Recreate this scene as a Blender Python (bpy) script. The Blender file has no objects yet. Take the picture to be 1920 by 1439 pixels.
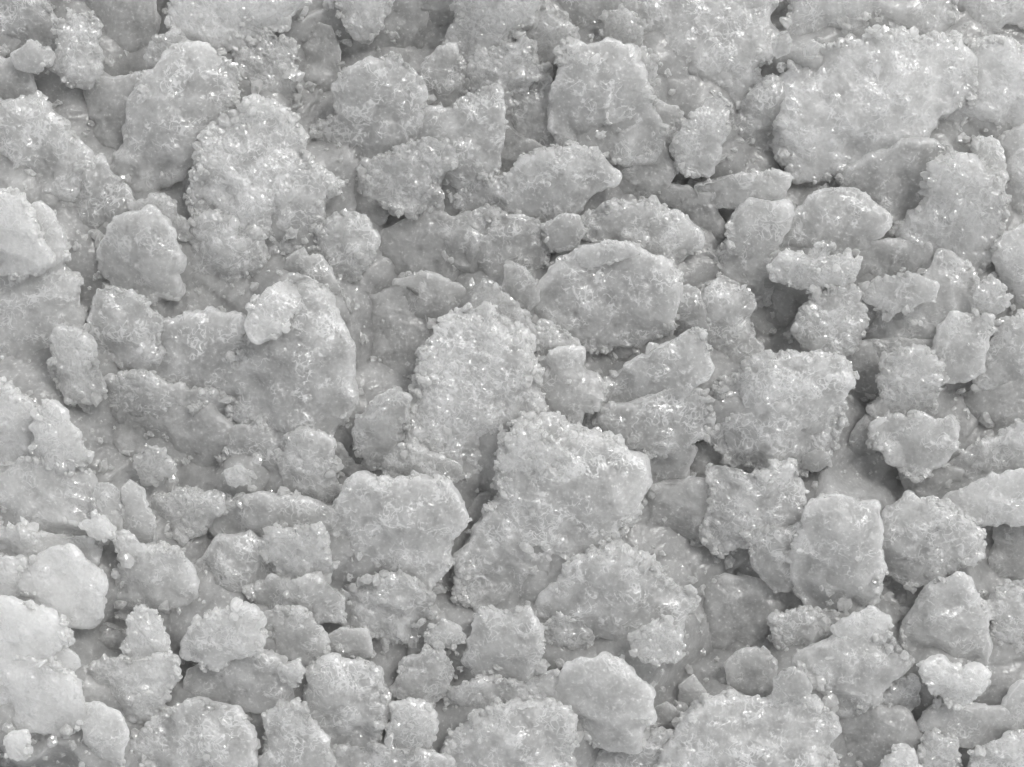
import bpy, math, numpy as np

S = 0.00015                       # metres per photo pixel: the frame is about 29 cm wide
W, H = 1920.0, 1439.0
STEP = 23.0                       # height between two layers of the heap, in photo pixels
rad = math.radians
sc = bpy.context.scene
col = sc.collection

# tuning values
SUNEL, SUNAZ = 50, 38
SKYSTR, SUNSTR, SUNANG = 0.15, 1.5, 10
EXPO = 0.36
DENOISE = True
PATCH, FLECK, WGAIN, WBASE = .6, .4, .44, .36
BUMP, COAT, CROUGH, SHEEN, SSS, SSR = 6.0, 1.0, .12, 1.0, .93, 105.0
VEIN_GLINT, VBUMP, TRANS, BTRANS, COATIOR = .95, .0, .0, .5, 2.4
SPOT, FROST_RIMLIGHT = .25, .26
MICRO, BEADS, LUMP, NOD = .85, 2.0, 3.2, .7
TILT, TILTMAX = .45, 42.0
EXT, CRAG, GFILL = .32, -.55, 47
TRL, DB = 0.36, 10

# ---------------------------------------------------------------- camera
cam_d = bpy.data.cameras.new('camera')
cam = bpy.data.objects.new('camera', cam_d)
col.objects.link(cam)
CAMZ = 4200.0
ZREF = 86.0                      # mean height of the heap, where photo pixels map one to one
cam.location = (0, 0, CAMZ * S)
cam_d.sensor_width = 36
cam_d.lens = 36 * (CAMZ - ZREF) / W
cam_d.clip_start = 0.01
cam_d.clip_end = 50
sc.camera = cam

# ---------------------------------------------------------------- light
world = bpy.data.worlds.new("World")
sc.world = world
world.use_nodes = True
nt = world.node_tree
bg = nt.nodes['Background']
sky = nt.nodes.new('ShaderNodeTexSky')
sky.sky_type = 'NISHITA'
sky.sun_disc = False
SUN_EL, SUN_AZ = rad(SUNEL), rad(SUNAZ)       # azimuth clockwise from +y
sky.sun_elevation = SUN_EL
sky.sun_rotation = SUN_AZ
hsv = nt.nodes.new('ShaderNodeHueSaturation')  # the sky behind thin cloud: almost grey
hsv.inputs['Saturation'].default_value = 0.06
nt.links.new(sky.outputs[0], hsv.inputs['Color'])
nt.links.new(hsv.outputs[0], bg.inputs['Color'])
bg.inputs['Strength'].default_value = SKYSTR
sun_d = bpy.data.lights.new('sun', 'SUN')
sun_d.energy = SUNSTR
sun_d.angle = rad(SUNANG)
sun_d.color = (1.0, 0.985, 0.96)
sun = bpy.data.objects.new('sun', sun_d)
col.objects.link(sun)
from mathutils import Vector
sdir = Vector((math.sin(SUN_AZ) * math.cos(SUN_EL), math.cos(SUN_AZ) * math.cos(SUN_EL), math.sin(SUN_EL)))
sun.rotation_euler = sdir.to_track_quat('Z', 'Y').to_euler()

sc.view_settings.view_transform = 'Standard'
sc.view_settings.look = 'None'
sc.view_settings.exposure = EXPO
sc.view_settings.gamma = 1
sc.render.engine = 'CYCLES'
cy = sc.cycles
cy.use_adaptive_sampling = True
cy.adaptive_threshold = 0.05
cy.adaptive_min_samples = 12
cy.max_bounces = 12
cy.diffuse_bounces = DB
cy.glossy_bounces = 4
cy.transmission_bounces = 10
cy.use_denoising = DENOISE
cy.caustics_reflective = False
cy.caustics_refractive = True
cy.sample_clamp_indirect = 6

# ---------------------------------------------------------------- numpy noise
def hash3(ix, iy, iz, k):
    h = (ix * 73856093) ^ (iy * 19349663) ^ (iz * 83492791) ^ (k * 2654435761)
    h = h & 0xFFFFFFFF
    h = ((h ^ (h >> 15)) * 2246822519) & 0xFFFFFFFF
    h = ((h ^ (h >> 13)) * 3266489917) & 0xFFFFFFFF
    h = h ^ (h >> 16)
    return (h & 0xFFFFFF).astype(np.float32) / 16777215.0

ROT = np.array([[.36, .48, -.8], [-.8, .6, 0.], [.48, .64, .6]])
ROT = ROT @ np.array([[.5, .866, 0], [-.866, .5, 0], [0, 0, 1]])

def vnoise(p, seed=0):
    p = p @ ROT
    i = np.floor(p).astype(np.int64)
    f = (p - i).astype(np.float32)
    f = f * f * f * (f * (f * 6 - 15) + 10)
    r = 0
    for dx in (0, 1):
        wx = f[:, 0] if dx else 1 - f[:, 0]
        for dy in (0, 1):
            wy = f[:, 1] if dy else 1 - f[:, 1]
            for dz in (0, 1):
                wz = f[:, 2] if dz else 1 - f[:, 2]
                r = r + wx * wy * wz * hash3(i[:, 0] + dx, i[:, 1] + dy, i[:, 2] + dz, seed)
    return r * 2 - 1

def fbm(p, seed=0, octs=3):
    a, r, t = 1.0, 0, 0
    for o in range(octs):
        r = r + a * vnoise(p * (2.03 ** o) + 17.3 * o, seed + o)
        t += a
        a *= 0.5
    return r / t

def worley(p, seed=0):
    """distance to the nearest feature point, and that cell's random value"""
    p = p @ ROT
    i = np.floor(p).astype(np.int64)
    best = np.full(len(p), 9.0, np.float32)
    rnd = np.zeros(len(p), np.float32)
    for dx in (-1, 0, 1):
        for dy in (-1, 0, 1):
            for dz in (-1, 0, 1):
                cx, cy_, cz = i[:, 0] + dx, i[:, 1] + dy, i[:, 2] + dz
                a = hash3(cx, cy_, cz, seed + 1); b = hash3(cx, cy_, cz, seed + 2); c = hash3(cx, cy_, cz, seed + 3)
                d = (cx + a - p[:, 0]) ** 2 + (cy_ + b - p[:, 1]) ** 2 + (cz + c - p[:, 2]) ** 2
                m = d < best
                best = np.where(m, d, best).astype(np.float32)
                rnd = np.where(m, a, rnd)
    return np.sqrt(best), rnd

# ---------------------------------------------------------------- icospheres
def icosphere(level):
    t = (1 + 5 ** 0.5) / 2
    v = np.array([(-1, t, 0), (1, t, 0), (-1, -t, 0), (1, -t, 0), (0, -1, t), (0, 1, t), (0, -1, -t), (0, 1, -t),
                  (t, 0, -1), (t, 0, 1), (-t, 0, -1), (-t, 0, 1)], float)
    v /= np.linalg.norm(v, axis=1)[:, None]
    f = np.array([(0, 11, 5), (0, 5, 1), (0, 1, 7), (0, 7, 10), (0, 10, 11), (1, 5, 9), (5, 11, 4), (11, 10, 2), (10, 7, 6),
                  (7, 1, 8), (3, 9, 4), (3, 4, 2), (3, 2, 6), (3, 6, 8), (3, 8, 9), (4, 9, 5), (2, 4, 11), (6, 2, 10), (8, 6, 7), (9, 8, 1)])
    for _ in range(level):
        e = np.concatenate([f[:, [0, 1]], f[:, [1, 2]], f[:, [2, 0]]])
        es = np.sort(e, axis=1)
        key = es[:, 0] * len(v) + es[:, 1]
        u, inv = np.unique(key, return_inverse=True)
        mid = (v[u // len(v)] + v[u % len(v)]) / 2
        mid /= np.linalg.norm(mid, axis=1)[:, None]
        m = inv + len(v)
        n = len(f)
        a, b, c = m[:n], m[n:2 * n], m[2 * n:]
        f = np.concatenate([np.stack([f[:, 0], a, c], 1), np.stack([f[:, 1], b, a], 1), np.stack([f[:, 2], c, b], 1), np.stack([a, b, c], 1)])
        v = np.concatenate([v, mid])
    return v, f
ICO = {k: icosphere(k) for k in (1, 5, 6, 7)}

def normals(v, f):
    a = v[f[:, 0]]; n = np.cross(v[f[:, 1]] - a, v[f[:, 2]] - a)
    r = np.zeros_like(v)
    for k in range(3):
        for c in range(3):
            r[:, c] += np.bincount(f[:, k], n[:, c], len(v))
    return r / (np.linalg.norm(r, axis=1)[:, None] + 1e-12)

def to_mesh(name, v, f, mat, frost_rimlight=None, smooth=True):
    me = bpy.data.meshes.new(name)
    me.vertices.add(len(v)); me.vertices.foreach_set('co', np.asarray(v, np.float32).ravel())
    me.loops.add(len(f) * 3); me.loops.foreach_set('vertex_index', np.asarray(f, np.int32).ravel())
    me.polygons.add(len(f))
    me.polygons.foreach_set('loop_start', np.arange(0, len(f) * 3, 3, dtype=np.int32))
    me.polygons.foreach_set('use_smooth', np.full(len(f), smooth))
    me.update(calc_edges=True)
    me.materials.append(mat)
    if frost_rimlight is not None:
        at = me.attributes.new('frost_rimlight', 'FLOAT', 'POINT')
        at.data.foreach_set('value', np.asarray(frost_rimlight, np.float32))
    return me

# ---------------------------------------------------------------- materials
def N(nt, kind, **kw):
    n = nt.nodes.new(kind)
    for k, v in kw.items():
        if k in n.inputs: n.inputs[k].default_value = v
        else: setattr(n, k, v)
    return n

def attr(nt, name):
    return N(nt, 'ShaderNodeAttribute', attribute_type='OBJECT', attribute_name=name).outputs['Fac']

def math_(nt, op, a, b=None, clamp=False):
    n = nt.nodes.new('ShaderNodeMath'); n.operation = op; n.use_clamp = clamp
    for i, x in enumerate((a, b)):
        if x is None: continue
        if isinstance(x, (int, float)): n.inputs[i].default_value = x
        else: nt.links.new(x, n.inputs[i])
    return n.outputs[0]

def ice_material(name, bead=False):
    m = bpy.data.materials.new(name); m.use_nodes = True
    nt = m.node_tree; L = nt.links.new
    p = nt.nodes['Principled BSDF']
    tc = N(nt, 'ShaderNodeTexCoord')
    oi = N(nt, 'ShaderNodeObjectInfo')
    off = N(nt, 'ShaderNodeVectorMath', operation='ADD')
    sc_ = N(nt, 'ShaderNodeVectorMath', operation='SCALE')
    L(tc.outputs['Object'], sc_.inputs[0]); sc_.inputs['Scale'].default_value = 1 / S
    L(sc_.outputs[0], off.inputs[0])
    rs = N(nt, 'ShaderNodeVectorMath', operation='SCALE'); rs.inputs[0].default_value = (911, 577, 313)
    L(oi.outputs['Random'], rs.inputs['Scale']); L(rs.outputs[0], off.inputs[1])
    P = off.outputs[0]
    white = attr(nt, 'whiteness'); clear = attr(nt, 'clearness')
    # frost patches and fine flecks
    n1 = N(nt, 'ShaderNodeTexNoise', Scale=1 / 45, Detail=5.0, Roughness=0.62); L(P, n1.inputs['Vector'])
    n2 = N(nt, 'ShaderNodeTexNoise', Scale=1 / 7, Detail=3.0, Roughness=0.6); L(P, n2.inputs['Vector'])
    v1 = math_(nt, 'MULTIPLY', math_(nt, 'SUBTRACT', n1.outputs['Fac'], .5), PATCH)
    v2 = math_(nt, 'MULTIPLY', math_(nt, 'SUBTRACT', n2.outputs['Fac'], .5), FLECK)
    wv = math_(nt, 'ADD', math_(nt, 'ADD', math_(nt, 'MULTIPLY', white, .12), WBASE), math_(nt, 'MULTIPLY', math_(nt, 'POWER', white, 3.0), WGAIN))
    val = math_(nt, 'ADD', math_(nt, 'ADD', wv, v1), v2)
    # curly veins: trapped bubbles, plus glints on melted grain rims painted into the colour
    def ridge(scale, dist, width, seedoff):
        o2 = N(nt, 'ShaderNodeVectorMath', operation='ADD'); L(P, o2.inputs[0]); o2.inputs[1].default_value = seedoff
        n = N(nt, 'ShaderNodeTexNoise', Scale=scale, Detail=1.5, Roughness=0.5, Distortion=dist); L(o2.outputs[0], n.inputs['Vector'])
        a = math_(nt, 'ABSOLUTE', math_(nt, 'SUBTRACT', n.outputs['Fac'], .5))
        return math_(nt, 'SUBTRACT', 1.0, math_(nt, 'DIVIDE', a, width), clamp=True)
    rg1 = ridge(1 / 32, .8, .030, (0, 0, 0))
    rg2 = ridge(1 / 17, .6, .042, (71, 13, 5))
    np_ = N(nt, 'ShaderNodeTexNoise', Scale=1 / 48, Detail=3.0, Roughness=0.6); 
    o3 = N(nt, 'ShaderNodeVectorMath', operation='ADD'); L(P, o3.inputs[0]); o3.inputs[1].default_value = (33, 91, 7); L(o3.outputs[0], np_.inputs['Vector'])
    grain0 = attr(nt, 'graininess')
    fr = N(nt, 'ShaderNodeAttribute', attribute_name='frost_rimlight').outputs['Fac']
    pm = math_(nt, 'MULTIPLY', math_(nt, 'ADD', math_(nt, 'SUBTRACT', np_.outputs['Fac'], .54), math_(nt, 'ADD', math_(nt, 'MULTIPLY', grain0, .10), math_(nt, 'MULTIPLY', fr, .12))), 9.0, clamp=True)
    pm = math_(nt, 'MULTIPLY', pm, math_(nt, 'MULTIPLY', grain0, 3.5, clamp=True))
    vein_glints = math_(nt, 'MULTIPLY', math_(nt, 'MAXIMUM', rg1, rg2), pm)
    val = math_(nt, 'ADD', val, math_(nt, 'MULTIPLY', vein_glints, VEIN_GLINT))
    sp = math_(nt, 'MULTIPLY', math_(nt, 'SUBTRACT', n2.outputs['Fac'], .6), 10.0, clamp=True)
    val = math_(nt, 'ADD', val, math_(nt, 'MULTIPLY', sp, SPOT))  # white flecks; part of the sparkle is painted in here
    val = math_(nt, 'ADD', val, math_(nt, 'MULTIPLY', fr, FROST_RIMLIGHT))  # frost on grainy patches, and bright rim light painted into the colour
    val = math_(nt, 'MINIMUM', math_(nt, 'MAXIMUM', val, 0.2), 0.97)
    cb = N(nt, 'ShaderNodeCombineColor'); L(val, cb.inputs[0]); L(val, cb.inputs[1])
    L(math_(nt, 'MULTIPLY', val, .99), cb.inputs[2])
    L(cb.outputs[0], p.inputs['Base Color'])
    # relief: pits between grains, and curly melt ridges
    vo = N(nt, 'ShaderNodeTexVoronoi', feature='SMOOTH_F1', Scale=1 / 16, Smoothness=.25)
    warp = N(nt, 'ShaderNodeTexNoise', Scale=1 / 14, Detail=2.0); L(P, warp.inputs['Vector'])
    wsc = N(nt, 'ShaderNodeVectorMath', operation='SCALE'); wsc.inputs['Scale'].default_value = 14
    L(warp.outputs['Color'], wsc.inputs[0])
    wad = N(nt, 'ShaderNodeVectorMath', operation='ADD'); L(P, wad.inputs[0]); L(wsc.outputs[0], wad.inputs[1])
    L(wad.outputs[0], vo.inputs['Vector'])
    n3 = N(nt, 'ShaderNodeTexNoise', Scale=1 / 18, Detail=3.0, Roughness=0.6, Distortion=.5); L(P, n3.inputs['Vector'])
    n4 = N(nt, 'ShaderNodeTexNoise', Scale=1 / 6.5, Detail=2.0, Roughness=0.6); L(P, n4.inputs['Vector'])
    h = math_(nt, 'ADD', math_(nt, 'MULTIPLY', vo.outputs['Distance'], -0.4 if not bead else 0),
              math_(nt, 'ADD', math_(nt, 'MULTIPLY', n3.outputs['Fac'], 1.0 if not bead else .3), math_(nt, 'MULTIPLY', n4.outputs['Fac'], .22 if not bead else .1)))
    h = math_(nt, 'ADD', h, math_(nt, 'MULTIPLY', vein_glints, VBUMP))
    grain = attr(nt, 'graininess')
    b = N(nt, 'ShaderNodeBump'); b.inputs['Distance'].default_value = BUMP * S
    b.inputs['Strength'].default_value = 1
    L(math_(nt, 'MULTIPLY', h, math_(nt, 'ADD', math_(nt, 'MULTIPLY', pm, .8), .35)), b.inputs['Height'])
    L(b.outputs[0], p.inputs['Normal'])
    # wet film on top: gloss in patches
    r = math_(nt, 'ADD', math_(nt, 'MULTIPLY', n1.outputs['Fac'], .5), .12)
    L(r, p.inputs['Roughness'])
    p.inputs['IOR'].default_value = 1.31
    L(math_(nt, 'ADD', math_(nt, 'MULTIPLY', pm, COAT), .1, clamp=True), p.inputs['Coat Weight'])
    p.inputs['Coat Roughness'].default_value = CROUGH
    p.inputs['Coat IOR'].default_value = COATIOR
    L(b.outputs[0], p.inputs['Coat Normal'])
    p.inputs['Sheen Weight'].default_value = SHEEN
    p.inputs['Sheen Roughness'].default_value = .45
    p.inputs['Subsurface Weight'].default_value = SSS
    p.inputs['Subsurface Radius'].default_value = (1, 1, 1)
    p.inputs['Subsurface Scale'].default_value = (SSR if not bead else 6.0) * S
    tr = math_(nt, 'ADD', math_(nt, 'MULTIPLY', clear, .7), TRANS if not bead else BTRANS, clamp=True)
    L(tr, p.inputs['Transmission Weight'])
    if TRL > 0:      # light that soaks through the ice
        t = N(nt, 'ShaderNodeBsdfTranslucent'); t.inputs['Color'].default_value = (.93, .93, .925, 1)
        mx = N(nt, 'ShaderNodeMixShader'); mx.inputs[0].default_value = TRL
        L(p.outputs[0], mx.inputs[1]); L(t.outputs[0], mx.inputs[2])
        L(mx.outputs[0], nt.nodes['Material Output'].inputs['Surface'])
    return m

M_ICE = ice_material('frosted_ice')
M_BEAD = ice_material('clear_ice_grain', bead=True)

# outline of every piece in photo pixels (1920 x 1439), height step, whiteness (own tone, with the heap's brighter and dimmer lighting painted in), graininess, clearness
CHUNKS = [
("flat dull ice slab filling the top left corner",2,.45,.3,0,"-30,-30 75,-30 90,10 108,45 112,75 80,85 20,70 -30,60"),
("nubby pale lump with a knobbly right rim near the top left corner",3,.55,.9,0,"105,45 130,38 165,30 188,50 182,70 184,105 178,125 160,140 135,135 112,115 100,80"),
("small oval lump below the corner slab at top left",3,.5,.2,0,"22,100 60,77 103,98 92,118 62,126 35,120"),
("grey piece half buried at the left edge under the small oval lump",1,.35,.4,0,"-30,115 30,108 50,130 62,165 50,200 -30,200"),
("broad rough slab on the left edge sloping down to the right",3,.5,.5,0,"-30,185 55,185 85,195 88,215 110,230 128,260 160,275 175,300 165,345 120,370 40,375 -30,370"),
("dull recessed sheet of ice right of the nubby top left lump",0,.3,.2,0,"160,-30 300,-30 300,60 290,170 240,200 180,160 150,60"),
("white rough block cut off by the top edge, left of centre",4,.8,.7,0,"330,-30 570,-30 560,10 545,30 540,50 500,55 450,70 400,72 350,60 325,20"),
("bubbly clump squeezed below the white block at the top edge",2,.5,1,0,"440,55 500,60 553,95 555,150 545,185 520,200 470,205 440,190 430,120"),
("large smooth egg shaped boulder with a bright beaded right rim",4,.6,.35,0,"355,82 400,95 430,125 446,150 440,185 425,210 410,225 395,250 380,275 340,290 255,320 228,290 245,240 250,190 280,140 310,105"),
("little cluster of clear grains at the top left of the egg shaped boulder",3,.5,1,.4,"275,100 295,72 335,62 358,80 340,110 300,120"),
("big grainy boulder with a ragged lower right side, below the egg shaped one",5,.6,.9,0,"385,265 420,220 475,198 520,213 540,235 562,258 565,285 580,310 600,320 625,350 605,378 610,405 575,440 570,460 520,480 470,470 430,440 385,420 365,370 378,310"),
("smooth dull sheet lying low between the left edge slab and the egg shaped boulder",1,.35,.3,0,"165,150 300,140 380,280 365,370 300,375 240,340 200,310 170,260"),
("leaning grey piece left of and above the round clear ball",2,.4,.4,0,"190,305 215,330 240,360 250,400 200,430 180,460 140,460 122,410 140,350"),
("round clear ball of ice with ringed inside marks",4,.6,.25,.35,"215,410 245,400 290,395 310,415 320,445 337,460 338,495 325,510 328,535 315,545 285,540 255,540 220,525 190,500 182,470 190,440"),
("string of glassy beads capping the round clear ball",3,.55,1,.5,"245,385 270,372 310,368 330,375 333,400 345,410 350,440 325,440 300,400 260,410"),
("bright white rough chunk cut by the left edge, at mid height",5,0.9,.6,0,"-30,355 20,360 45,375 55,400 70,440 88,480 60,500 -30,490"),
("pale rounded chunk pressed against the right of the bright left edge chunk",4,0.74,.5,0,"55,385 80,382 105,400 120,425 118,465 100,490 60,490 40,430"),
("wide dull slab running from the left edge under the bright white chunk",2,0.66,.3,0,"-30,480 80,480 115,500 140,515 150,540 145,570 160,600 140,640 105,640 100,690 60,740 -30,720"),
("glinting grainy mass right of the round clear ball",2,.5,.9,0,"330,440 400,405 450,430 495,450 492,480 480,520 490,535 480,560 440,590 380,600 335,560 325,500"),
("tent shaped piece pointing up below the round clear ball",3,.5,.6,0,"165,570 185,545 215,535 240,555 265,570 290,590 300,610 300,660 270,720 200,690 165,650"),
("bubbly glassy clump at the left foot of the tent shaped piece",4,.6,1,.4,"100,640 110,620 150,625 170,650 180,690 190,730 165,745 130,740 115,720 95,690"),
("smooth pale plate lying across the top of the big round boulder",6.3,.78,.35,0,"478,560 520,527 545,517 575,522 592,545 588,565 550,592 512,632 480,638 455,605"),
("big round boulder with a beaded right rim left of the dark central hollow",5,.5,.35,0,"470,620 500,560 550,525 590,535 620,560 640,600 655,625 664,650 655,680 655,710 652,745 640,775 605,800 560,795 500,770 450,760 430,700"),
("flat speckled slab left of the big round boulder",3,.5,.5,0,"300,605 340,595 400,580 450,600 470,700 460,770 380,790 320,770 280,710"),
("jagged dark grey sliver above the right shoulder of the big round boulder",3,.4,.5,0,"560,480 600,480 620,510 640,545 650,580 625,585 600,540 570,520"),
("small wedge of grey ice touching the tip of the smooth pale plate",3,.5,.2,0,"525,510 545,480 570,465 590,495 592,520 560,522"),
("rough lump with two raised round knobs right of the big grainy boulder",3,.45,.7,0,"580,440 620,420 650,405 675,405 690,425 712,445 705,465 690,485 670,500 640,515 600,515 575,495 575,460"),
("smooth grey slab under the glinting cluster at the top edge",1,.35,.1,0,"600,-30 810,-30 797,45 780,100 760,125 690,120 650,100 615,55"),
("sharp glinting cluster hanging from the top edge, third of the way across",3,.75,1,.3,"635,-30 740,-30 735,10 705,30 690,58 665,48 640,20"),
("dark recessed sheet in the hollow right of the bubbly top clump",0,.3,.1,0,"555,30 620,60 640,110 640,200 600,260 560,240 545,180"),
("large clear cracked chunk under the smooth grey top slab",4,.45,.5,.15,"615,160 655,140 690,122 730,118 770,125 785,145 790,180 780,210 790,250 760,290 700,330 650,310 620,290 595,265 600,240 640,215"),
("angular block with a squared upper right corner right of the clear cracked chunk",4,.45,.4,0,"785,210 850,205 865,190 900,175 935,172 945,200 948,235 945,270 935,300 905,320 860,320 820,310 785,260"),
("knotted glittering lump below and between the cracked chunk and the angular block",3,.55,.9,.2,"680,310 740,290 790,262 850,280 852,310 820,340 820,370 780,380 720,360 690,350"),
("flat dull slab right of the ragged edge of the big grainy boulder",1,.35,.2,0,"600,330 680,335 740,355 770,370 700,415 650,405 605,385"),
("rounded dull lump beside the dark notch near the top, left of the bubbly mass",2,.4,.4,0,"800,110 820,92 850,95 865,120 875,160 860,200 800,200 785,150"),
("bubbly mass of linked rings near the top edge just left of centre",4,.6,1,.45,"860,-30 995,-30 1008,40 975,55 950,75 940,100 900,112 868,92 850,60 872,35"),
("grainy clump directly below the bubbly mass of rings",3,.55,1,.2,"890,105 950,90 985,70 1010,90 1020,130 1000,175 960,195 900,185 870,140"),
("pale rough piece tucked against the left of the large smooth top boulder",2,.5,.6,0,"950,190 985,160 1030,140 1055,190 1060,235 1040,270 990,275 955,240"),
("large smooth boulder with a pale right edge, top centre right",5,.6,.3,0,"1055,130 1060,95 1090,82 1150,80 1190,100 1200,130 1205,170 1220,200 1240,225 1240,260 1215,280 1170,275 1110,255 1070,240 1045,200 1040,160"),
("thin column of shining beads on the upper right of the large smooth top boulder",4,.65,1,.5,"1182,95 1210,92 1227,110 1224,150 1215,168 1198,150"),
("ring of clear drops above the left shoulder of the large smooth top boulder",3,.55,1,.5,"995,35 1020,20 1060,30 1085,70 1060,92 1030,107 1000,82"),
("small glassy knot with a bright ring above the large smooth top boulder",3,.6,1,.5,"1130,30 1165,15 1195,40 1200,80 1160,88 1135,60"),
("wide pale slab at the top edge right of the large smooth boulder",3,0.68,.4,0,"1180,-30 1445,-30 1450,10 1435,35 1455,60 1450,100 1420,120 1415,150 1390,165 1370,185 1320,200 1290,220 1240,190 1215,120 1200,60"),
("upright angular lump with bright square top left of the dark right hand gap",4,.65,.6,.2,"1320,190 1345,188 1368,205 1362,235 1370,250 1355,270 1350,290 1330,310 1290,300 1270,270 1285,240 1300,215"),
("stacked dull lumps between the angular lump and the huge pale boulder",2,.45,.5,0,"1440,145 1470,150 1480,180 1500,210 1505,260 1490,290 1450,290 1420,270 1390,230 1385,200 1410,175"),
("huge pale boulder with a bright wavy top edge at upper right",5,0.8,.5,0,"1500,110 1550,85 1610,75 1650,65 1700,66 1725,75 1760,72 1780,68 1798,90 1815,100 1822,140 1820,180 1800,200 1760,225 1700,255 1650,275 1590,290 1540,290 1510,250 1490,200 1478,150"),
("white crusted chunk at the right edge beside the huge pale boulder",4,.85,.7,0,"1800,100 1850,85 1900,95 1950,100 1950,300 1880,262 1850,238 1830,262 1800,272 1760,250 1790,200 1820,170"),
("pale strip of ice down the right edge beside the thumb shaped piece",3,.75,.5,0,"1870,255 1950,230 1950,440 1892,420 1890,330 1880,290"),
("flat pale plate along the top edge above the huge pale boulder",4,0.75,.3,0,"1500,-30 1790,-30 1780,30 1760,60 1700,50 1680,40 1640,52 1610,60 1590,72 1560,80 1500,85 1488,50 1500,20"),
("bright rough plate in the top right corner",3,0.83,.5,0,"1790,-30 1950,-30 1950,50 1890,40 1850,60 1800,85 1775,60"),
("tiny glass clear grain perched by the dark gap at the top right",5.9,.6,.3,.9,"1455,80 1460,65 1475,60 1484,75 1480,95 1462,100"),
("tiny brilliant grain on the left shoulder of the huge pale boulder",5.9,.8,.5,.7,"1508,86 1525,76 1540,86 1534,102 1514,101"),
("smooth grey slab below the crack under the huge pale boulder",3,.5,.25,0,"1590,320 1650,290 1690,270 1750,275 1780,295 1760,320 1750,370 1720,420 1680,450 1620,400 1600,360"),
("dull shelf of ice left of the crack under the huge pale boulder",1,.4,.2,0,"1490,300 1600,285 1650,300 1600,350 1520,390 1475,370"),
("bright glassy faceted chunk with sparkling left edge near the right side",5,.75,.7,.4,"1755,320 1785,300 1820,305 1855,330 1880,360 1885,400 1880,440 1860,480 1840,500 1800,490 1760,470 1730,455 1710,430 1730,400 1740,360"),
("thumb shaped piece rising behind the bright glassy chunk",4,.65,.4,0,"1830,280 1845,262 1870,265 1882,290 1885,330 1870,350 1835,330 1815,310"),
("rounded slab with a curled clear right end, right of centre top",4,.5,.25,0,"1475,470 1490,410 1530,365 1560,352 1605,355 1622,370 1650,390 1668,400 1662,430 1640,450 1600,465 1550,480 1500,480"),
("tall pale pillar like slab left of the rounded slab with the curled end",3,.6,.35,0,"1360,470 1375,410 1400,385 1440,375 1475,385 1480,410 1470,440 1455,470 1450,500 1440,540 1400,545 1370,525 1350,510"),
("low tongue of pale ice pointing right above the pillar like slab",3,.55,.3,0,"1310,345 1370,325 1440,320 1480,330 1476,352 1460,372 1400,378 1330,375"),
("ridge of crusty rubble with a little horn, below the curled end slab",5,.6,.8,0,"1453,500 1480,475 1520,475 1545,455 1562,465 1555,480 1580,480 1603,495 1600,520 1580,535 1530,535 1490,525 1465,520"),
("round rubbly lump directly under the crusty ridge with the horn",4,.5,.75,0,"1520,560 1560,535 1610,545 1622,580 1630,610 1610,640 1570,650 1530,640 1510,610"),
("smooth plate behind and right of the crusty ridge with the horn",3,.55,.25,0,"1605,480 1640,455 1700,450 1740,460 1750,500 1700,525 1640,525 1605,520"),
("flat clear cap outlined by bright rings, below the bright glassy faceted chunk",5,.6,.5,.4,"1618,545 1650,520 1720,518 1750,535 1748,560 1720,572 1680,577 1640,565"),
("broad smooth slab under the ringed clear cap on the right",3,0.7,.2,0,"1640,570 1720,540 1760,470 1810,500 1835,550 1820,600 1780,640 1720,660 1660,640 1630,600"),
("ringed bubbly knot beside a small dark hole near the right edge",5,.65,1,.4,"1830,530 1860,518 1882,540 1888,570 1860,588 1832,580"),
("smooth pale rounded chunk with a curved lower edge near the right side",4,.65,.25,0,"1760,610 1790,590 1830,590 1860,600 1852,650 1845,690 1815,700 1780,695 1765,660"),
("pale chunk at the right edge next to the curved rounded chunk",3,.65,.5,0,"1855,640 1880,600 1950,590 1950,720 1880,710 1850,700"),
("smooth pale sheet on the right edge beside the bright glassy faceted chunk",4,0.76,.2,0,"1880,440 1950,420 1950,600 1900,590 1885,520 1865,490"),
("compact sparkling lump with a flat left shoulder right of the deep right gap",4,.55,.95,.25,"1660,720 1665,680 1690,660 1720,655 1765,690 1768,720 1755,750 1760,770 1720,780 1680,775 1655,758 1665,740"),
("blocky lump with pale top edge directly under the compact sparkling lump",4,.55,.5,0,"1640,800 1670,785 1720,778 1765,785 1790,790 1797,830 1790,850 1760,870 1720,880 1680,860 1650,830"),
("dull arrow shaped piece left of the blocky lump",1,.45,.4,0,"1575,850 1595,825 1620,780 1640,800 1650,860 1640,900 1605,885"),
("low grey sheet at the right edge above the long diagonal slab",1,.5,.25,0,"1765,740 1850,735 1960,700 1960,800 1860,830 1800,840 1795,790"),
("long diagonal slab at the right edge rising to the right",3,.65,.3,0,"1790,880 1830,840 1880,820 1920,790 1960,780 1960,900 1880,895 1820,920 1785,920"),
("bright pale wedge at the right edge below the long diagonal slab",4,.8,.3,0,"1790,930 1820,910 1860,890 1960,880 1960,980 1880,972 1840,978 1800,980 1782,955"),
("dull recessed piece at the right edge below the bright pale wedge",1,.45,.3,0,"1865,1020 1870,980 1960,970 1960,1110 1890,1110 1868,1060"),
("upright smooth pale block like a barrel at lower right",5,.62,.2,0,"1525,940 1550,927 1590,930 1640,942 1650,960 1652,1010 1648,1060 1640,1100 1620,1125 1580,1130 1545,1115 1515,1090 1505,1040 1512,990 1515,960"),
("rounded rough lump right of the upright smooth block",4,.55,.6,0,"1660,970 1680,945 1705,925 1735,945 1770,945 1785,965 1820,980 1830,1005 1842,1030 1835,1045 1800,1050 1760,1070 1720,1075 1690,1060 1670,1030 1655,1020"),
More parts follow.
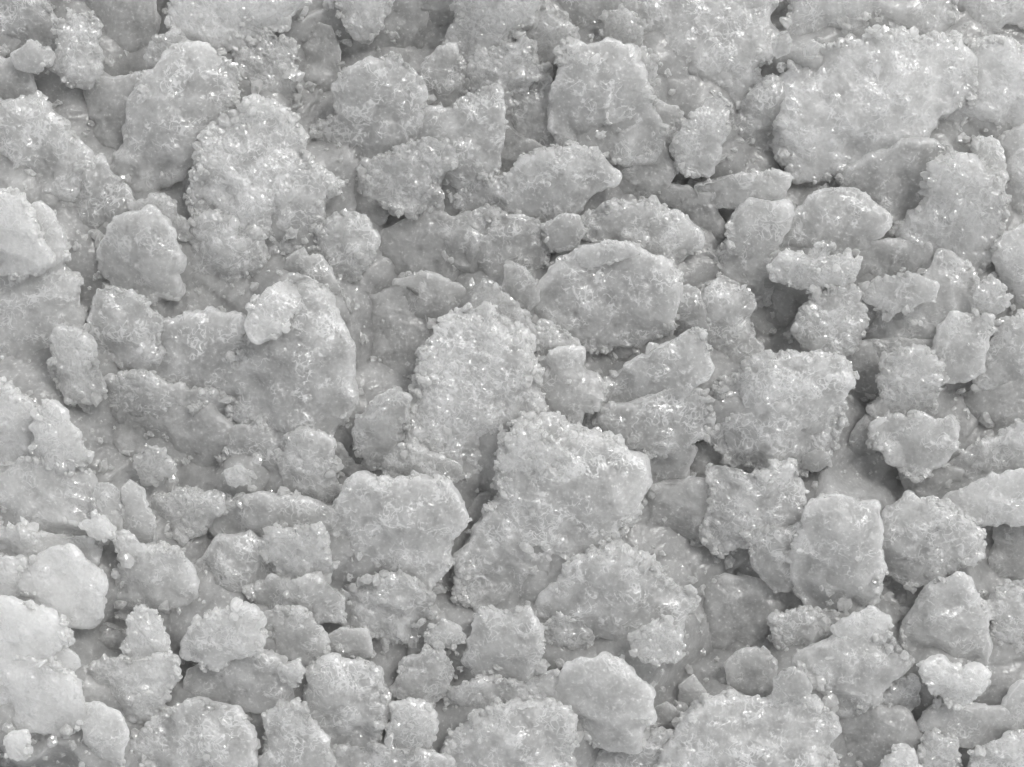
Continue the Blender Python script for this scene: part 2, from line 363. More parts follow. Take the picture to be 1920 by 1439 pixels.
("crusty block with a flat bright top edge left of the upright smooth block",4,.55,.75,0,"1330,885 1350,877 1385,885 1440,880 1480,872 1500,890 1512,925 1510,960 1500,985 1470,1000 1420,1010 1370,1010 1345,985 1350,930"),
("greyer piece under the crusty block touching the upright smooth block",3,.48,.35,0,"1395,1000 1450,990 1500,985 1512,1020 1507,1070 1480,1095 1450,1085 1420,1050"),
("large sparkling rubble boulder at centre right",5,.52,.8,0,"1345,760 1370,715 1400,690 1430,672 1470,665 1520,665 1560,668 1585,690 1590,720 1582,750 1578,790 1565,830 1545,855 1500,865 1450,860 1400,845 1360,810"),
("small clear crescent under the lower right of the sparkling rubble boulder",3,.5,.3,.7,"1505,855 1530,843 1553,848 1558,866 1537,878 1512,872"),
("oval grey lump with a beaded right rim above left of the sparkling rubble boulder",3,.42,.5,0,"1320,540 1350,515 1390,530 1412,560 1415,600 1410,630 1430,650 1425,690 1380,700 1340,680 1325,620"),
("flat shaded sheet in the hollow under the crusty ridge with the horn",0,.35,.15,0,"1400,540 1460,530 1520,540 1520,640 1480,660 1430,650 1410,600"),
("large flat topped chunk with a steep pale right face at the centre",4,.55,.3,0,"1030,520 1060,490 1110,462 1190,470 1240,490 1270,515 1268,545 1258,590 1250,620 1200,635 1130,632 1060,622 1020,595 1005,555"),
("small pale crust sitting on the top edge of the flat topped central chunk",5,.7,.3,0,"1088,482 1095,460 1135,452 1180,460 1200,478 1150,488 1100,495"),
("low broken ridge of rubble above the flat topped central chunk",4,.48,.7,0,"1085,410 1150,380 1210,385 1260,400 1310,430 1325,455 1300,480 1260,490 1200,472 1130,450 1090,440"),
("narrow grey slab standing against the steep face of the flat topped chunk",3,.45,.4,0,"1262,540 1290,535 1310,550 1318,590 1330,620 1320,640 1270,640 1258,600"),
("triangular slab with a straight upper left ridge right of centre",5,.5,.3,0,"1130,740 1170,690 1230,650 1300,622 1315,640 1330,690 1320,715 1280,740 1220,770 1160,775"),
("speckled piece beneath the triangular slab",4,.5,.5,0,"1140,755 1200,745 1280,725 1315,738 1335,765 1330,800 1300,830 1230,835 1170,820 1130,790"),
("smooth horizontal slab wedged under the speckled piece",2,.5,.15,0,"1140,805 1200,812 1280,820 1305,840 1292,870 1270,902 1220,892 1170,862"),
("smooth lobed chunk on the right flank of the central grainy boulder",4,.55,.2,0,"1008,670 1040,655 1070,650 1092,655 1100,690 1125,700 1135,730 1120,760 1090,770 1070,790 1040,785 1012,770 1003,720"),
("spiky rubble patch above the smooth lobed chunk",3,.48,1,0,"985,625 1020,605 1060,620 1085,650 1060,670 1010,668 985,650"),
("big central grainy boulder crusted with curly bright grains",5,.6,.95,0,"800,650 830,610 870,585 905,575 950,600 975,620 1000,660 1008,700 1008,770 990,790 950,800 940,840 900,850 840,840 790,800 778,770 797,720 790,680"),
("crest of bubbly grains on top of the central grainy boulder",4,.5,1,.4,"880,575 893,540 920,533 950,558 985,588 1002,622 960,628 915,602"),
("thin upright glassy splinter above the central grainy boulder",3,.55,.4,.5,"948,500 985,504 1000,530 1010,562 970,585 942,562"),
("wide shallow grey expanse of ice above the dark central hollow",1,.38,.4,0,"720,430 800,400 900,410 960,430 1000,470 985,520 900,540 820,560 760,530 710,490"),
("low rough swell left of the flat topped central chunk",2,.42,.5,0,"850,425 900,395 950,408 1000,412 1035,460 1000,520 940,505 880,500 845,470"),
("chunk with a bright crescent rim curling around its right end, upper centre",4,.5,.3,0,"985,300 1030,285 1080,280 1120,290 1145,315 1158,330 1150,345 1120,360 1090,385 1060,405 1010,400 970,370 960,330"),
("smooth dull plate right of the bright crescent rim",2,.5,.15,0,"1150,280 1240,270 1275,320 1250,350 1190,358 1150,325"),
("shaded flat area of ice right of the low broken ridge",1,.4,.3,0,"1160,360 1260,345 1330,360 1355,420 1345,500 1320,440 1250,395 1150,385"),
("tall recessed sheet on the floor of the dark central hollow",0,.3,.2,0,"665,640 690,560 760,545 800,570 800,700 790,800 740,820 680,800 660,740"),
("rough grey knoll at the top of the dark central hollow",1,.36,.6,0,"740,530 800,510 870,540 880,585 820,625 760,605"),
("clear oval nugget with a glinting top, in the gap left of the central boulder",4,.5,.5,.5,"690,755 715,740 745,732 768,745 765,775 760,800 745,820 720,850 695,858 678,835 675,790"),
("row of low rounded knobs behind the broad pale lower boulder",3,.48,.6,0,"722,850 745,835 780,835 800,850 830,852 862,870 865,895 840,908 780,910 730,892"),
("speckled rounded shoulder below the big round boulder",3,.5,.5,0,"540,820 575,800 605,810 625,830 615,860 620,890 640,930 600,945 550,920 520,870"),
("dark grey sliver between the speckled shoulder and the broad pale lower boulder",1,.4,.3,0,"605,835 640,835 665,870 700,875 692,900 650,932 618,912"),
("broad pale boulder with a straight beaded top edge, lower centre left",5,.58,.4,0,"655,910 680,895 730,895 820,895 850,915 862,950 867,980 850,1010 845,1030 830,1060 790,1085 730,1090 690,1070 675,1040 655,1010 630,980 635,940"),
("brilliant tangled rubble lump left of the broad pale lower boulder",4,.7,1,.3,"492,1030 520,1005 550,990 600,990 612,1005 610,1040 625,1060 600,1082 560,1092 520,1062"),
("largest slab with a sharp shining upper right edge, lower centre",5,.58,.5,0,"945,850 980,800 1040,790 1100,808 1150,835 1195,860 1212,890 1205,930 1190,970 1165,1000 1130,1020 1090,1050 1040,1090 1000,1130 950,1110 910,1080 898,1040 920,980 940,930 945,890"),
("triangular patch of glittering crust on the top left corner of the largest slab",5.9,.7,1,.2,"945,850 965,812 1005,800 1038,825 1064,855 1040,880 1012,905 972,915 948,890"),
("sloping slab with a knobbly right tip under the largest slab",5,.52,.45,0,"1030,1120 1060,1070 1110,1040 1160,1018 1200,1045 1240,1085 1280,1105 1308,1125 1295,1145 1280,1165 1275,1200 1260,1230 1210,1230 1160,1215 1110,1200 1060,1180 1030,1150"),
("sparkling crusty corner at the lower right of the sloping slab",5.9,.65,1,.3,"1180,1195 1210,1178 1240,1160 1268,1178 1274,1208 1257,1234 1215,1230"),
("smooth pale faceted stone of ice below the sloping slab",5,.62,.12,0,"1060,1260 1090,1232 1130,1228 1170,1245 1200,1270 1222,1290 1220,1320 1222,1345 1200,1365 1190,1400 1150,1390 1100,1365 1065,1340 1050,1300"),
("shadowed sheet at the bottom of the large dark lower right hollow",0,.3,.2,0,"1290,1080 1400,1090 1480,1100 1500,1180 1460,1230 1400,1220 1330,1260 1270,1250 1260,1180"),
("dim broad slab right of the largest slab",1,.36,.2,0,"1170,1000 1200,930 1260,900 1340,900 1365,1000 1340,1080 1280,1090 1220,1060"),
("smooth dim oval in the lower right hollow above the domed bottom chunk",2,.42,.15,0,"1358,1250 1380,1222 1420,1218 1450,1250 1462,1290 1430,1312 1385,1302"),
("small clear block on the top edge of the domed bottom chunk",5.9,.5,.3,.7,"1452,1275 1475,1258 1490,1250 1508,1265 1515,1290 1500,1314 1465,1314"),
("great domed chunk cut off by the bottom edge, right of centre",5,.6,.45,0,"1262,1410 1290,1350 1330,1318 1370,1308 1430,1312 1500,1308 1540,1325 1565,1350 1573,1380 1560,1410 1570,1480 1260,1480"),
("blunt nosed pale chunk pointing right above the domed bottom chunk",4,.58,.3,0,"1500,1240 1540,1210 1600,1195 1650,1195 1680,1225 1703,1245 1690,1265 1660,1290 1630,1320 1580,1330 1520,1310 1490,1280"),
("small bright faceted lump on top of the blunt nosed chunk",5,.78,.6,0,"1570,1180 1600,1150 1635,1138 1668,1155 1665,1195 1640,1215 1600,1208"),
("mottled grey piece left of the small bright faceted lump",2,.48,.6,0,"1450,1160 1510,1135 1560,1148 1580,1190 1540,1225 1480,1225"),
("pale pear shaped chunk standing at lower right",4,.62,.25,0,"1720,1160 1725,1130 1745,1100 1790,1075 1820,1075 1835,1110 1858,1150 1860,1200 1850,1240 1800,1260 1750,1240 1722,1200"),
("rough white flecked piece at the right edge beside the pear shaped chunk",3,.65,.7,0,"1865,1130 1885,1095 1960,1100 1960,1290 1890,1265 1868,1200"),
("two lobed bright crumb under the pear shaped chunk",5,.72,.6,0,"1732,1248 1765,1240 1800,1258 1840,1246 1854,1265 1840,1300 1800,1315 1760,1302"),
("smooth curved slab below the two lobed bright crumb",3,.58,.2,0,"1735,1335 1760,1315 1820,1325 1880,1330 1900,1370 1870,1400 1800,1390 1740,1370"),
("frosted chunk cut by the bottom right corner",4,.66,.6,0,"1835,1415 1870,1388 1960,1360 1960,1480 1825,1480"),
("smooth rounded knob at the right edge above the bottom right corner chunk",4,.7,.2,0,"1888,1315 1910,1278 1960,1270 1960,1365 1902,1365"),
("smooth shaded stone right of the domed bottom chunk",1,.42,.1,0,"1575,1350 1640,1320 1700,1330 1725,1370 1720,1430 1660,1480 1580,1480"),
("small white crumb at the bottom edge right of the smooth shaded stone",3,.72,.5,0,"1665,1425 1680,1400 1705,1400 1722,1430 1755,1470 1655,1470"),
("grainy block at the bottom edge left of the bottom right corner chunk",2,.58,.8,0,"1730,1405 1745,1378 1795,1378 1802,1430 1785,1480 1725,1480"),
("little grey piece filling the gap right of the blunt nosed chunk",2,.5,.4,0,"1660,1305 1680,1275 1715,1268 1728,1325 1690,1345 1660,1332"),
("dazzling white dome with a thick pale rim near the lower left edge",5,0.93,.4,0,"40,1070 70,1040 95,1030 140,1033 165,1050 190,1070 195,1100 185,1125 180,1155 150,1162 110,1155 60,1130"),
("brightest white block on the lower left edge",5.9,0.95,.4,0,"-30,1125 40,1130 90,1145 120,1165 127,1195 110,1220 90,1235 -30,1245"),
("small white bump sticking out between two white blocks at lower left",5,0.95,.3,0,"95,1230 125,1218 145,1230 149,1250 130,1266 100,1260"),
("wide white block with a pointed lower corner on the lower left edge",5,0.93,.35,0,"-30,1235 60,1235 120,1262 145,1290 155,1320 161,1350 140,1365 100,1378 40,1362 -30,1350"),
("isolated bright white crumb near the bottom left corner",5,1,.7,0,"8,1390 25,1372 52,1370 56,1395 42,1422 20,1416"),
("smooth grey lobe right of the isolated crumb at the bottom left",4,0.72,.25,0,"155,1320 190,1318 225,1335 240,1370 232,1400 215,1445 170,1460 148,1400"),
("curved pale lump right of the small dark pocket at lower left",4,0.76,.6,0,"240,1170 260,1142 290,1150 310,1180 315,1220 300,1240 260,1242 240,1210"),
("messy slab of crusted grains below the small dark pocket at lower left",3,0.7,.7,0,"155,1270 190,1240 240,1235 330,1230 335,1270 315,1300 280,1350 230,1340 180,1322"),
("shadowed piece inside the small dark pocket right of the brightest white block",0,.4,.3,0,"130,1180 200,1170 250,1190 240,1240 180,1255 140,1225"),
("broad pale hump right of the dazzling white dome",3,0.7,.4,0,"195,1090 230,1060 250,1035 300,1025 345,1035 365,1070 370,1120 360,1145 300,1160 240,1150 205,1130"),
("thin bright ridge of crust above the broad pale hump",4,.8,.7,0,"212,1002 232,1000 255,1012 275,1030 262,1052 228,1042"),
("sparkling white nub above the dazzling white dome",5,.95,.9,0,"155,985 180,962 200,975 213,990 207,1007 178,1008"),
("compact pale boulder with a beaded right side, lower left of centre",5,.7,.6,0,"350,1200 370,1165 420,1150 460,1135 480,1150 490,1175 498,1190 490,1215 460,1230 400,1240 350,1230"),
("smooth grey slope below the compact pale boulder",3,.5,.2,0,"345,1260 400,1238 480,1215 520,1235 545,1270 540,1310 500,1330 430,1325 355,1300"),
("large mottled mass cut off by the bottom edge, lower left",3,.58,.5,0,"250,1390 300,1340 370,1312 440,1325 470,1380 485,1440 440,1480 300,1480 245,1440"),
("dull chunk with a vertical right edge right of the compact pale boulder",3,.52,.5,0,"500,1150 560,1140 605,1170 608,1230 570,1245 530,1225 505,1190"),
("tiny cube of sparkling crust under the chunk with the vertical edge",4,.72,1,.2,"525,1250 560,1240 568,1258 555,1282 528,1270"),
("broad speckled chunk with a rounded right side, left of the long bottom crack",3,.5,.5,0,"580,1260 620,1240 670,1240 710,1260 722,1300 712,1350 690,1400 640,1405 590,1375 568,1310"),
("smooth grey patch above the broad speckled chunk",2,.46,.15,0,"608,1200 640,1180 690,1182 695,1230 650,1245 610,1238"),
("upright pale crumb with a straight right side, right of the long bottom crack",3,.58,.6,0,"738,1325 770,1318 808,1322 812,1370 795,1402 750,1405 733,1362"),
("glinting plate above the upright pale crumb",2,.52,.6,.1,"745,1290 760,1240 820,1215 848,1260 822,1300 780,1332"),
("rounded grey chunk under the lower tip of the largest slab",4,.5,.4,0,"880,1190 900,1155 950,1140 990,1140 1010,1180 1015,1240 980,1290 910,1280 875,1240"),
("crumbly little cap left of the rounded grey chunk",3,.55,.8,0,"805,1182 830,1165 860,1178 872,1200 842,1212 810,1202"),
("crumbly arch of grains between the rounded grey chunk and the sloping slab",3,.5,.8,0,"1015,1172 1050,1150 1090,1165 1112,1195 1090,1217 1040,1212"),
("grainy block with a straight right side cut by the bottom edge at the centre",4,.58,.6,0,"870,1370 920,1330 990,1320 1050,1325 1068,1350 1072,1400 1070,1480 880,1480 850,1420"),
("glittery strip above the grainy bottom block",3,.54,.7,0,"845,1295 900,1270 980,1280 1045,1250 1050,1300 995,1325 920,1338 860,1330"),
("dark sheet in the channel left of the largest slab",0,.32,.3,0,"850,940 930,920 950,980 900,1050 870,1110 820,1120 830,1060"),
("rubbly bed of grains below the broad pale lower boulder",3,.5,.7,0,"645,1112 700,1085 780,1090 815,1120 810,1160 770,1192 700,1182 650,1162"),
("grainy flat below the brilliant tangled rubble lump",3,.52,.5,0,"470,1110 520,1080 600,1085 642,1120 632,1160 560,1172 490,1152"),
("smooth dull slope between the broad pale hump and the tangled rubble lump",2,.52,.3,0,"365,1060 410,1010 470,1000 510,1040 505,1100 450,1140 390,1142 368,1110"),
("flat fan shaped slab above left of the brilliant tangled rubble lump",3,.52,.3,0,"400,975 430,945 470,933 540,930 620,950 650,990 620,1012 520,1002 420,1005"),
("left one of two rounded lobes at the left, above the thin bright ridge",4,.62,.3,0,"172,930 180,905 205,902 225,920 230,960 215,985 180,970"),
("right one of two rounded lobes at the left, above the thin bright ridge",4,.58,.4,0,"225,915 245,898 270,915 272,940 290,970 285,1010 250,1020 228,980"),
("broken low piece right of the two rounded lobes",2,.52,.6,.1,"280,940 330,920 385,925 420,925 418,955 370,990 320,1005 285,985"),
("pale rough chunk on the left edge just below mid height",4,0.82,.6,0,"-30,720 20,735 60,760 70,790 60,850 -30,880"),
("pale dome with a white right rim below the small dark hole at left",5,0.78,.5,0,"55,800 75,765 100,755 130,775 145,810 155,840 165,850 150,870 110,880 70,872"),
("broad pale slab on the left edge beneath the white rimmed dome",3,0.78,.4,0,"-30,870 60,860 130,875 165,880 175,900 170,940 175,975 140,1000 60,1000 -30,990"),
("low pale strip on the left edge above the dazzling white dome",3,0.82,.5,0,"-30,985 60,998 150,1008 182,1030 160,1062 60,1050 -30,1060"),
("pale lump on the left edge beside the dazzling white dome",4,0.88,.5,0,"-30,1045 40,1050 60,1090 45,1135 -30,1135"),
("wide shaded sheet left of centre below the tent shaped piece",1,.42,.2,0,"160,770 260,745 400,760 440,800 430,860 360,905 260,905 180,872"),
("left glinting splintery cluster lying on the wide shaded sheet",3,.65,1,.5,"255,870 275,835 300,845 322,870 315,890 270,897"),
("right glinting tiny cluster lying on the wide shaded sheet",4,.8,1,.6,"425,885 450,873 471,888 464,906 434,905"),
("speckled swell below the left side of the big round boulder",2,.5,.5,0,"430,805 500,780 560,795 575,860 555,925 480,930 425,885"),
("flat speckled shelf right of the bubbly glassy clump at left",2,.48,.6,0,"185,715 270,700 400,740 475,770 450,812 330,805 215,795"),
("sparkling rough shelf just above the largest slab",2,.46,.7,0,"1070,790 1140,765 1180,795 1205,840 1160,850 1100,812"),
("dim sheet between the horizontal slab and the crusty block",0,.36,.2,0,"1240,870 1320,835 1400,850 1500,870 1480,900 1350,930 1260,930"),
("dull sloping plate left of the triangular slab",1,.4,.15,0,"1085,640 1170,630 1220,655 1150,725 1130,705 1100,690"),
("dark flat sheet at the bottom of the gap below the rounded rough lump",0,.42,.15,0,"1640,1085 1720,1070 1800,1075 1740,1110 1720,1190 1680,1210 1650,1160"),
("crumbly grey spur below the blocky lump on the right",1,.48,.5,0,"1690,890 1750,865 1800,885 1800,950 1760,950 1715,925"),
("low speckled sill above the compact sparkling lump",2,.55,.4,0,"1630,640 1690,635 1760,640 1765,690 1720,665 1660,690"),
("dim speckled piece right of the large sparkling rubble boulder",1,.45,.5,0,"1555,650 1630,645 1655,700 1640,765 1600,745"),
("crumbling rubble at the bottom edge left of the great domed chunk",2,.5,.7,0,"1120,1420 1170,1395 1225,1372 1262,1378 1266,1420 1250,1480 1110,1480"),
("small dim wedge right of the smooth pale faceted stone",1,.42,.3,0,"1222,1330 1250,1315 1276,1335 1270,1368 1235,1378"),
("dim knob in the hollow above left of the great domed chunk",1,.38,.3,0,"1272,1290 1300,1262 1328,1300 1312,1342 1282,1342"),
("mottled piece at the bottom edge right of the large mottled mass",3,.55,.6,0,"500,1345 560,1312 600,1370 622,1430 570,1480 488,1480"),
("low rubble strip at the bottom edge under the long bottom crack",2,.52,.6,0,"640,1412 700,1402 780,1408 850,1420 862,1480 640,1480"),
("dull plate at the top edge above the dark notch",1,.45,.3,0,"740,-30 865,-30 852,40 830,95 800,60 770,30"),
("rough plate at the top edge right of the bubbly mass of rings",2,.55,.4,0,"1000,-30 1185,-30 1192,20 1120,45 1040,25"),
("grey corner of ice at the top edge beside the dark gap at upper right",1,.5,.2,0,"1440,-30 1515,-30 1500,30 1475,45 1445,30"),
("rough piece between the large smooth top boulder and the angular lump",2,.5,.4,0,"1225,190 1270,205 1285,240 1270,290 1235,300 1225,240"),
("speckled low piece between the knotted lump and the crescent rimmed chunk",2,.45,.6,0,"855,340 920,325 985,335 975,400 900,402 855,382"),
("dim sheet in the lane right of the angular block",1,.42,.2,0,"940,230 1000,265 1030,285 970,330 935,330"),
("rounded pebble of ice left of the low broken ridge",3,.5,.4,0,"1025,425 1050,402 1085,405 1095,435 1078,458 1042,455"),
]

# ---------------------------------------------------------------- chunk builder
def outline(poly):
    """star-shaped outline about its centroid, 720 radii"""
    x, y = poly[:, 0], poly[:, 1]
    x2, y2 = np.roll(x, -1), np.roll(y, -1)
    cr = x * y2 - x2 * y
    A = cr.sum() / 2
    c = np.array([((x + x2) * cr).sum() / (6 * A), ((y + y2) * cr).sum() / (6 * A)])
    th = np.arange(720) * 2 * np.pi / 720 - np.pi
    r = np.zeros(720)
    d = np.stack([np.cos(th), np.sin(th)], 1)
    for k in range(len(poly)):
        a = poly[k] - c; b = poly[(k + 1) % len(poly)] - c
        e = b - a
        den = d[:, 0] * e[1] - d[:, 1] * e[0]
        den = np.where(abs(den) < 1e-9, 1e-9, den)
        t = (a[0] * e[1] - a[1] * e[0]) / den
        u = (a[0] * d[:, 1] - a[1] * d[:, 0]) / den
        ok = (u >= -1e-6) & (u <= 1 + 1e-6) & (t > 0)
        r = np.where(ok & (t > r), t, r)
    r = np.where(r <= 0, np.median(r), r)
    k = np.exp(-0.5 * (np.arange(-12, 13) / 4.5) ** 2); k /= k.sum()
    r = np.convolve(np.concatenate([r[-12:], r, r[:12]]), k, 'valid')
    return c, r, abs(A)

TOTAL = [0, 0]
def build_chunk(idx, label, lev, white, grain, clear, pts):
    rng = np.random.default_rng(1000 + idx)
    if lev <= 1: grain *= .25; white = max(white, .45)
    poly = np.array([[float(a) for a in q.split(',')] for q in pts.split()])
    poly[:, 1] = -poly[:, 1]
    c, rr, area = outline(poly)
    R = math.sqrt(area / math.pi)
    v, f = ICO[5 if R < 48 else (6 if R < 112 else 7)]
    # denser on top, coarse below
    nz = np.clip(v[:, 2], -1, 1); t = np.arccos(nz)
    T0 = 0.64 * np.pi
    t2 = np.where(t < T0, t * (0.5 / 0.64), np.pi / 2 + (t - T0) * (0.5 / 0.36))
    th = np.arctan2(v[:, 1], v[:, 0])
    s, z = np.sin(t2), np.cos(t2)
    pw = 3.0
    q = (np.abs(s) ** pw + np.abs(z) ** pw) ** (1 / pw)
    rho, z = s / q, z / q
    rth = np.interp(th, np.arange(720) * 2 * np.pi / 720 - np.pi, rr, period=2 * np.pi)
    cs = np.stack([np.cos(th), np.sin(th), 0 * th], 1)
    if lev < 6: rth = rth * (1 + EXT * np.clip(np.cos(th + 1.95), 0, 1) ** 1.5)      # foot that runs under the pieces below
    rth = rth * 1.06 + fbm(cs * (R / 34) + idx * 5.1, 61, 4) * min(13, R * .2) * (.6 + .6 * grain)
    x, y = rho * rth * np.cos(th), rho * rth * np.sin(th)
    Ht = float(np.clip(R * .45, 14, 56)); Hb = float(np.clip(R * .5, 18, 60))
    zt = z * np.where(z > 0, Ht, Hb)
    # broken faces: planes that cut the dome
    k = 0.10 * Ht
    acc = np.exp(-np.clip(zt, 0, None) / k)
    for j in range(int(rng.integers(3, 6))):
        a = rng.uniform(0, 2 * np.pi)
        sl = rng.uniform(.15, .85)
        lim = Ht * (rng.uniform(.78, 1.05) - sl * (x * np.cos(a) + y * np.sin(a)) / R)
        acc = acc + np.exp(-np.clip(lim, 0.1 * Ht, 3 * Ht) / k)
    cut = -k * np.log(acc) + k * .3
    zt = np.where(z > 0, np.where(z > 0.02, np.minimum(cut, zt), zt), zt)
    # whole-piece tilt
    ta = rng.uniform(0, 2 * np.pi); tm = rng.uniform(.0, .12)
    zt = zt + tm * (x * np.cos(ta) + y * np.sin(ta)) * .7
    # every piece leans back into the slope of the heap: upper end high, lower end buried
    lean = min(TILT, TILTMAX / R) if lev < 6 else .1
    zt = zt + lean * (y * .88 + x * .35)
    P = np.stack([x, y, zt], 1)
    o = np.array([c[0], c[1], lev * 40.0]) + idx * 3.7
    n = normals(P, f)
    d = fbm((P + o) / 70, 3, 2) * min(11, R * .13)
    d = d + fbm((P + o) / 24, 11, 2) * 2.5
    d = d + (np.abs(fbm((P + o) / 52, 13, 2)) - .2) * min(26, R * .4) * CRAG
    d = d + (np.abs(fbm((P + o) / 21, 15, 2)) - .2) * 11 * (.3 + .7 * grain) * CRAG
    mask = np.clip(fbm((P + o) / 48, 21, 2) * 2.2 + (grain - .45) * 2.6 + np.clip(rho - .86, 0, 1) * 5 * (.25 + grain), 0, 1)
    w, wr = worley((P + o) / 40, 29)
    d = d + (np.sqrt(np.clip(1 - (w / .85) ** 2, 0, 1)) - .6) * min(9, R * .14) * (.35 + .65 * mask) * NOD
    w, wr = worley((P + o) / 15.5, 31)
    lump = np.sqrt(np.clip(1 - (w / .72) ** 2, 0, 1))
    d = d + (lump - .5) * LUMP * mask * (.5 + wr) * (1 + 1.2 * np.clip((rho - .8) / .15, 0, 1))
    w2, _ = worley((P + o) / 7.5, 41)
    d = d + (0.55 - w2) * 2.2 * (.25 + .75 * mask) * MICRO
    d = d + vnoise((P + o) / 4.2, 51) * .55 * MICRO
    P = P + n * d[:, None]
    ztop = lev * STEP
    zc = ztop - Ht
    # photo pixel -> place on the heap at this height
    kz = (CAMZ - ztop + Ht * .4) / (CAMZ - ZREF)
    cx, cy2 = (c[0] - W / 2) * kz, (c[1] + H / 2) * kz
    P[:, :2] *= kz
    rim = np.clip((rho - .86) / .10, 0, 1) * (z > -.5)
    frost_rimlight = .55 * mask + rim * (.75 + 1.1 * fbm((P + o) / 34, 95, 2)) * (1 if lev > 1 else .4)  # frost where grainy; the rim term paints lit edges into the colour
    frost_rimlight = np.clip(frost_rimlight, 0, 1.25)
    me = to_mesh('ice_chunk', P * S, f, M_ICE, frost_rimlight)
    ob = bpy.data.objects.new('ice_chunk', me)
    col.objects.link(ob)
    ob.location = (cx * S, cy2 * S, zc * S)
    small = R < 24
    ob['label'] = label
    ob['category'] = 'ice chunk'
    ob['group'] = 'chunks of coarse melting ice heaped together'
    ob['whiteness'] = float(white); ob['clearness'] = float(clear); ob['graininess'] = float(grain)
    TOTAL[0] += len(P)
    # frozen-on grains: rounded beads half sunk in the surface
    n2 = normals(P, f)
    wgt = mask ** 2 * (n2[:, 2] > -.15) * (z > -.25) * (.25 + 2.2 * np.clip(rho - .75, 0, 1) * 3)
    nb = int(min(420, area / 330 * (.10 + 1.15 * grain) * BEADS))
    if nb >= 3 and wgt.sum() > 0:
        pick = rng.choice(len(P), nb, p=wgt / wgt.sum())
        bv, bf = ICO[1]
        V, F = [], []
        for j, i in enumerate(pick):
            r0 = float(np.clip(rng.lognormal(math.log(4.3), .42), 2.2, 11))
            sc3 = rng.uniform(.6, 1.35, 3)
            a = rng.uniform(0, 2 * np.pi)
            B = bv * sc3
            B = np.stack([B[:, 0] * np.cos(a) - B[:, 1] * np.sin(a), B[:, 0] * np.sin(a) + B[:, 1] * np.cos(a), B[:, 2]], 1)
            B = B * (1 + .5 * vnoise(bv * 1.7 + j * 7.1, idx)[:, None])
            V.append(P[i] + n2[i] * r0 * rng.uniform(-.35, .2) + B * r0)
            F.append(bf + j * len(bv))
        V = np.concatenate(V); F = np.concatenate(F)
        mb = to_mesh('frozen_grains', V * S, F, M_BEAD, None, False)
        g = bpy.data.objects.new('frozen_grains', mb)
        col.objects.link(g)
        g.parent = ob
        g['kind'] = 'stuff'
        g['whiteness'] = float(min(1, white + .3)); g['clearness'] = float(clear); g['graininess'] = .4
        TOTAL[1] += len(V)
    return ob

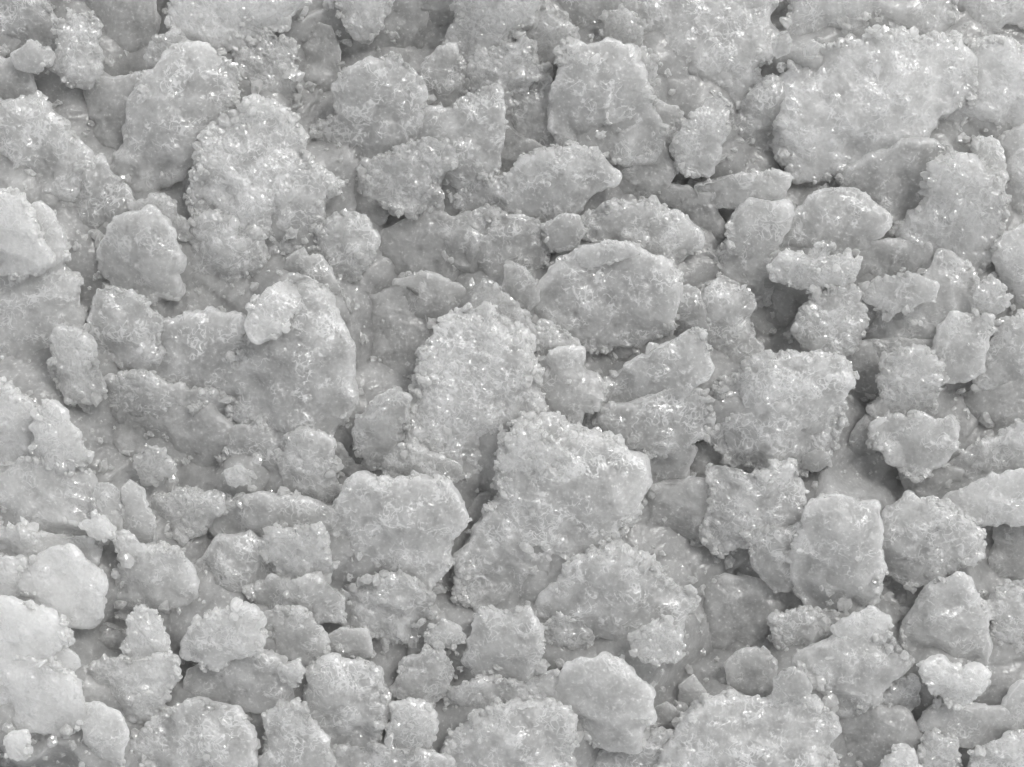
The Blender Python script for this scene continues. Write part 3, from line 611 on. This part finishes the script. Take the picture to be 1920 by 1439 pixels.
# ---------------------------------------------------------------- the bed under the heap
def build_ground():
    nx, ny = 520, 400
    X, Y = np.meshgrid(np.linspace(-1650, 1650, nx), np.linspace(-1270, 1270, ny))
    P = np.stack([X.ravel(), Y.ravel(), np.zeros(nx * ny)], 1)
    w, wr = worley(P / 130, 71)
    z = 46 * np.sqrt(np.clip(1 - (w / .8) ** 2, 0, 1)) * (.5 + wr) - 35
    w, wr = worley(P / 42, 75)
    z = z + 8 * np.sqrt(np.clip(1 - (w / .8) ** 2, 0, 1)) + fbm(P / 30, 81, 3) * 6
    w, wr = worley(P / 16, 85)
    z = z + (.5 - w) * 2
    # the heap stays as high beyond the photo's edges
    out = np.maximum(np.abs(P[:, 0]) - 1010, np.abs(P[:, 1]) - 770)
    z = z + 95 * np.clip(out / 120, 0, 1) ** .7 * (1 + .5 * fbm(P / 160, 91, 2))
    # packed grains fill the joints: the bed rises with the pieces around it
    num = np.zeros(len(P)); den = np.full(len(P), 1e-3)
    top = np.full(len(P), -99.0)
    for r in CHUNKS:
        q = np.array([[float(a) for a in s_.split(',')] for s_ in r[5].split()])
        cx_, cy_ = q[:, 0].mean() - W / 2, H / 2 - q[:, 1].mean()
        sx, sy = np.ptp(q[:, 0]) / 2 + 22, np.ptp(q[:, 1]) / 2 + 22
        w_ = np.exp(-(((P[:, 0] - cx_) / sx) ** 2 + ((P[:, 1] - cy_) / sy) ** 2) ** 1.5 * 1.2)
        num += w_ * (r[1] * STEP); den += w_
    z = z * .55 + np.maximum(num / den * 1.0 - GFILL, -34) * np.clip(den * 2, 0, 1)
    P[:, 2] = z
    i = (np.arange(ny - 1)[:, None] * nx + np.arange(nx - 1)[None]).ravel()
    F = np.concatenate([np.stack([i, i + 1, i + nx + 1], 1), np.stack([i, i + nx + 1, i + nx], 1)])
    g = bpy.data.objects.new('snow_ground', to_mesh('snow_ground', P * S, F, M_ICE))
    col.objects.link(g)
    g['kind'] = 'structure'
    g['whiteness'] = .42; g['clearness'] = 0.0; g['graininess'] = .02
    # loose grains lying in the joints of the heap
    rng = np.random.default_rng(5)
    bv, bf = ICO[1]
    V, FF = [], []
    inside = np.where((abs(P[:, 0]) < 1080) & (abs(P[:, 1]) < 830))[0]
    for j, i in enumerate(rng.choice(inside, 3200)):
        r0 = float(np.clip(rng.lognormal(math.log(5.5), .45), 2.5, 14))
        a = rng.uniform(0, 2 * np.pi)
        B = bv * rng.uniform(.6, 1.35, 3)
        B = np.stack([B[:, 0] * np.cos(a) - B[:, 1] * np.sin(a), B[:, 0] * np.sin(a) + B[:, 1] * np.cos(a), B[:, 2]], 1)
        B = B * (1 + .6 * vnoise(bv * 1.9 + j * 7.1, 7)[:, None])
        V.append(P[i] + np.array([rng.uniform(-3, 3), rng.uniform(-3, 3), r0 * .15]) + B * r0)
        FF.append(bf + j * len(bv))
    V = np.concatenate(V)
    lg = bpy.data.objects.new('loose_ice_grains', to_mesh('loose_ice_grains', V * S, np.concatenate(FF), M_BEAD, np.full(len(V), .25), False))
    col.objects.link(lg)
    lg['kind'] = 'stuff'; lg['label'] = 'loose grains of ice packed into the joints between the chunks'; lg['category'] = 'ice grains'
    lg['whiteness'] = .7; lg['clearness'] = .0; lg['graininess'] = .5
build_ground()

for idx, row in enumerate(CHUNKS):
    build_chunk(idx, *row)
print('verts', TOTAL)
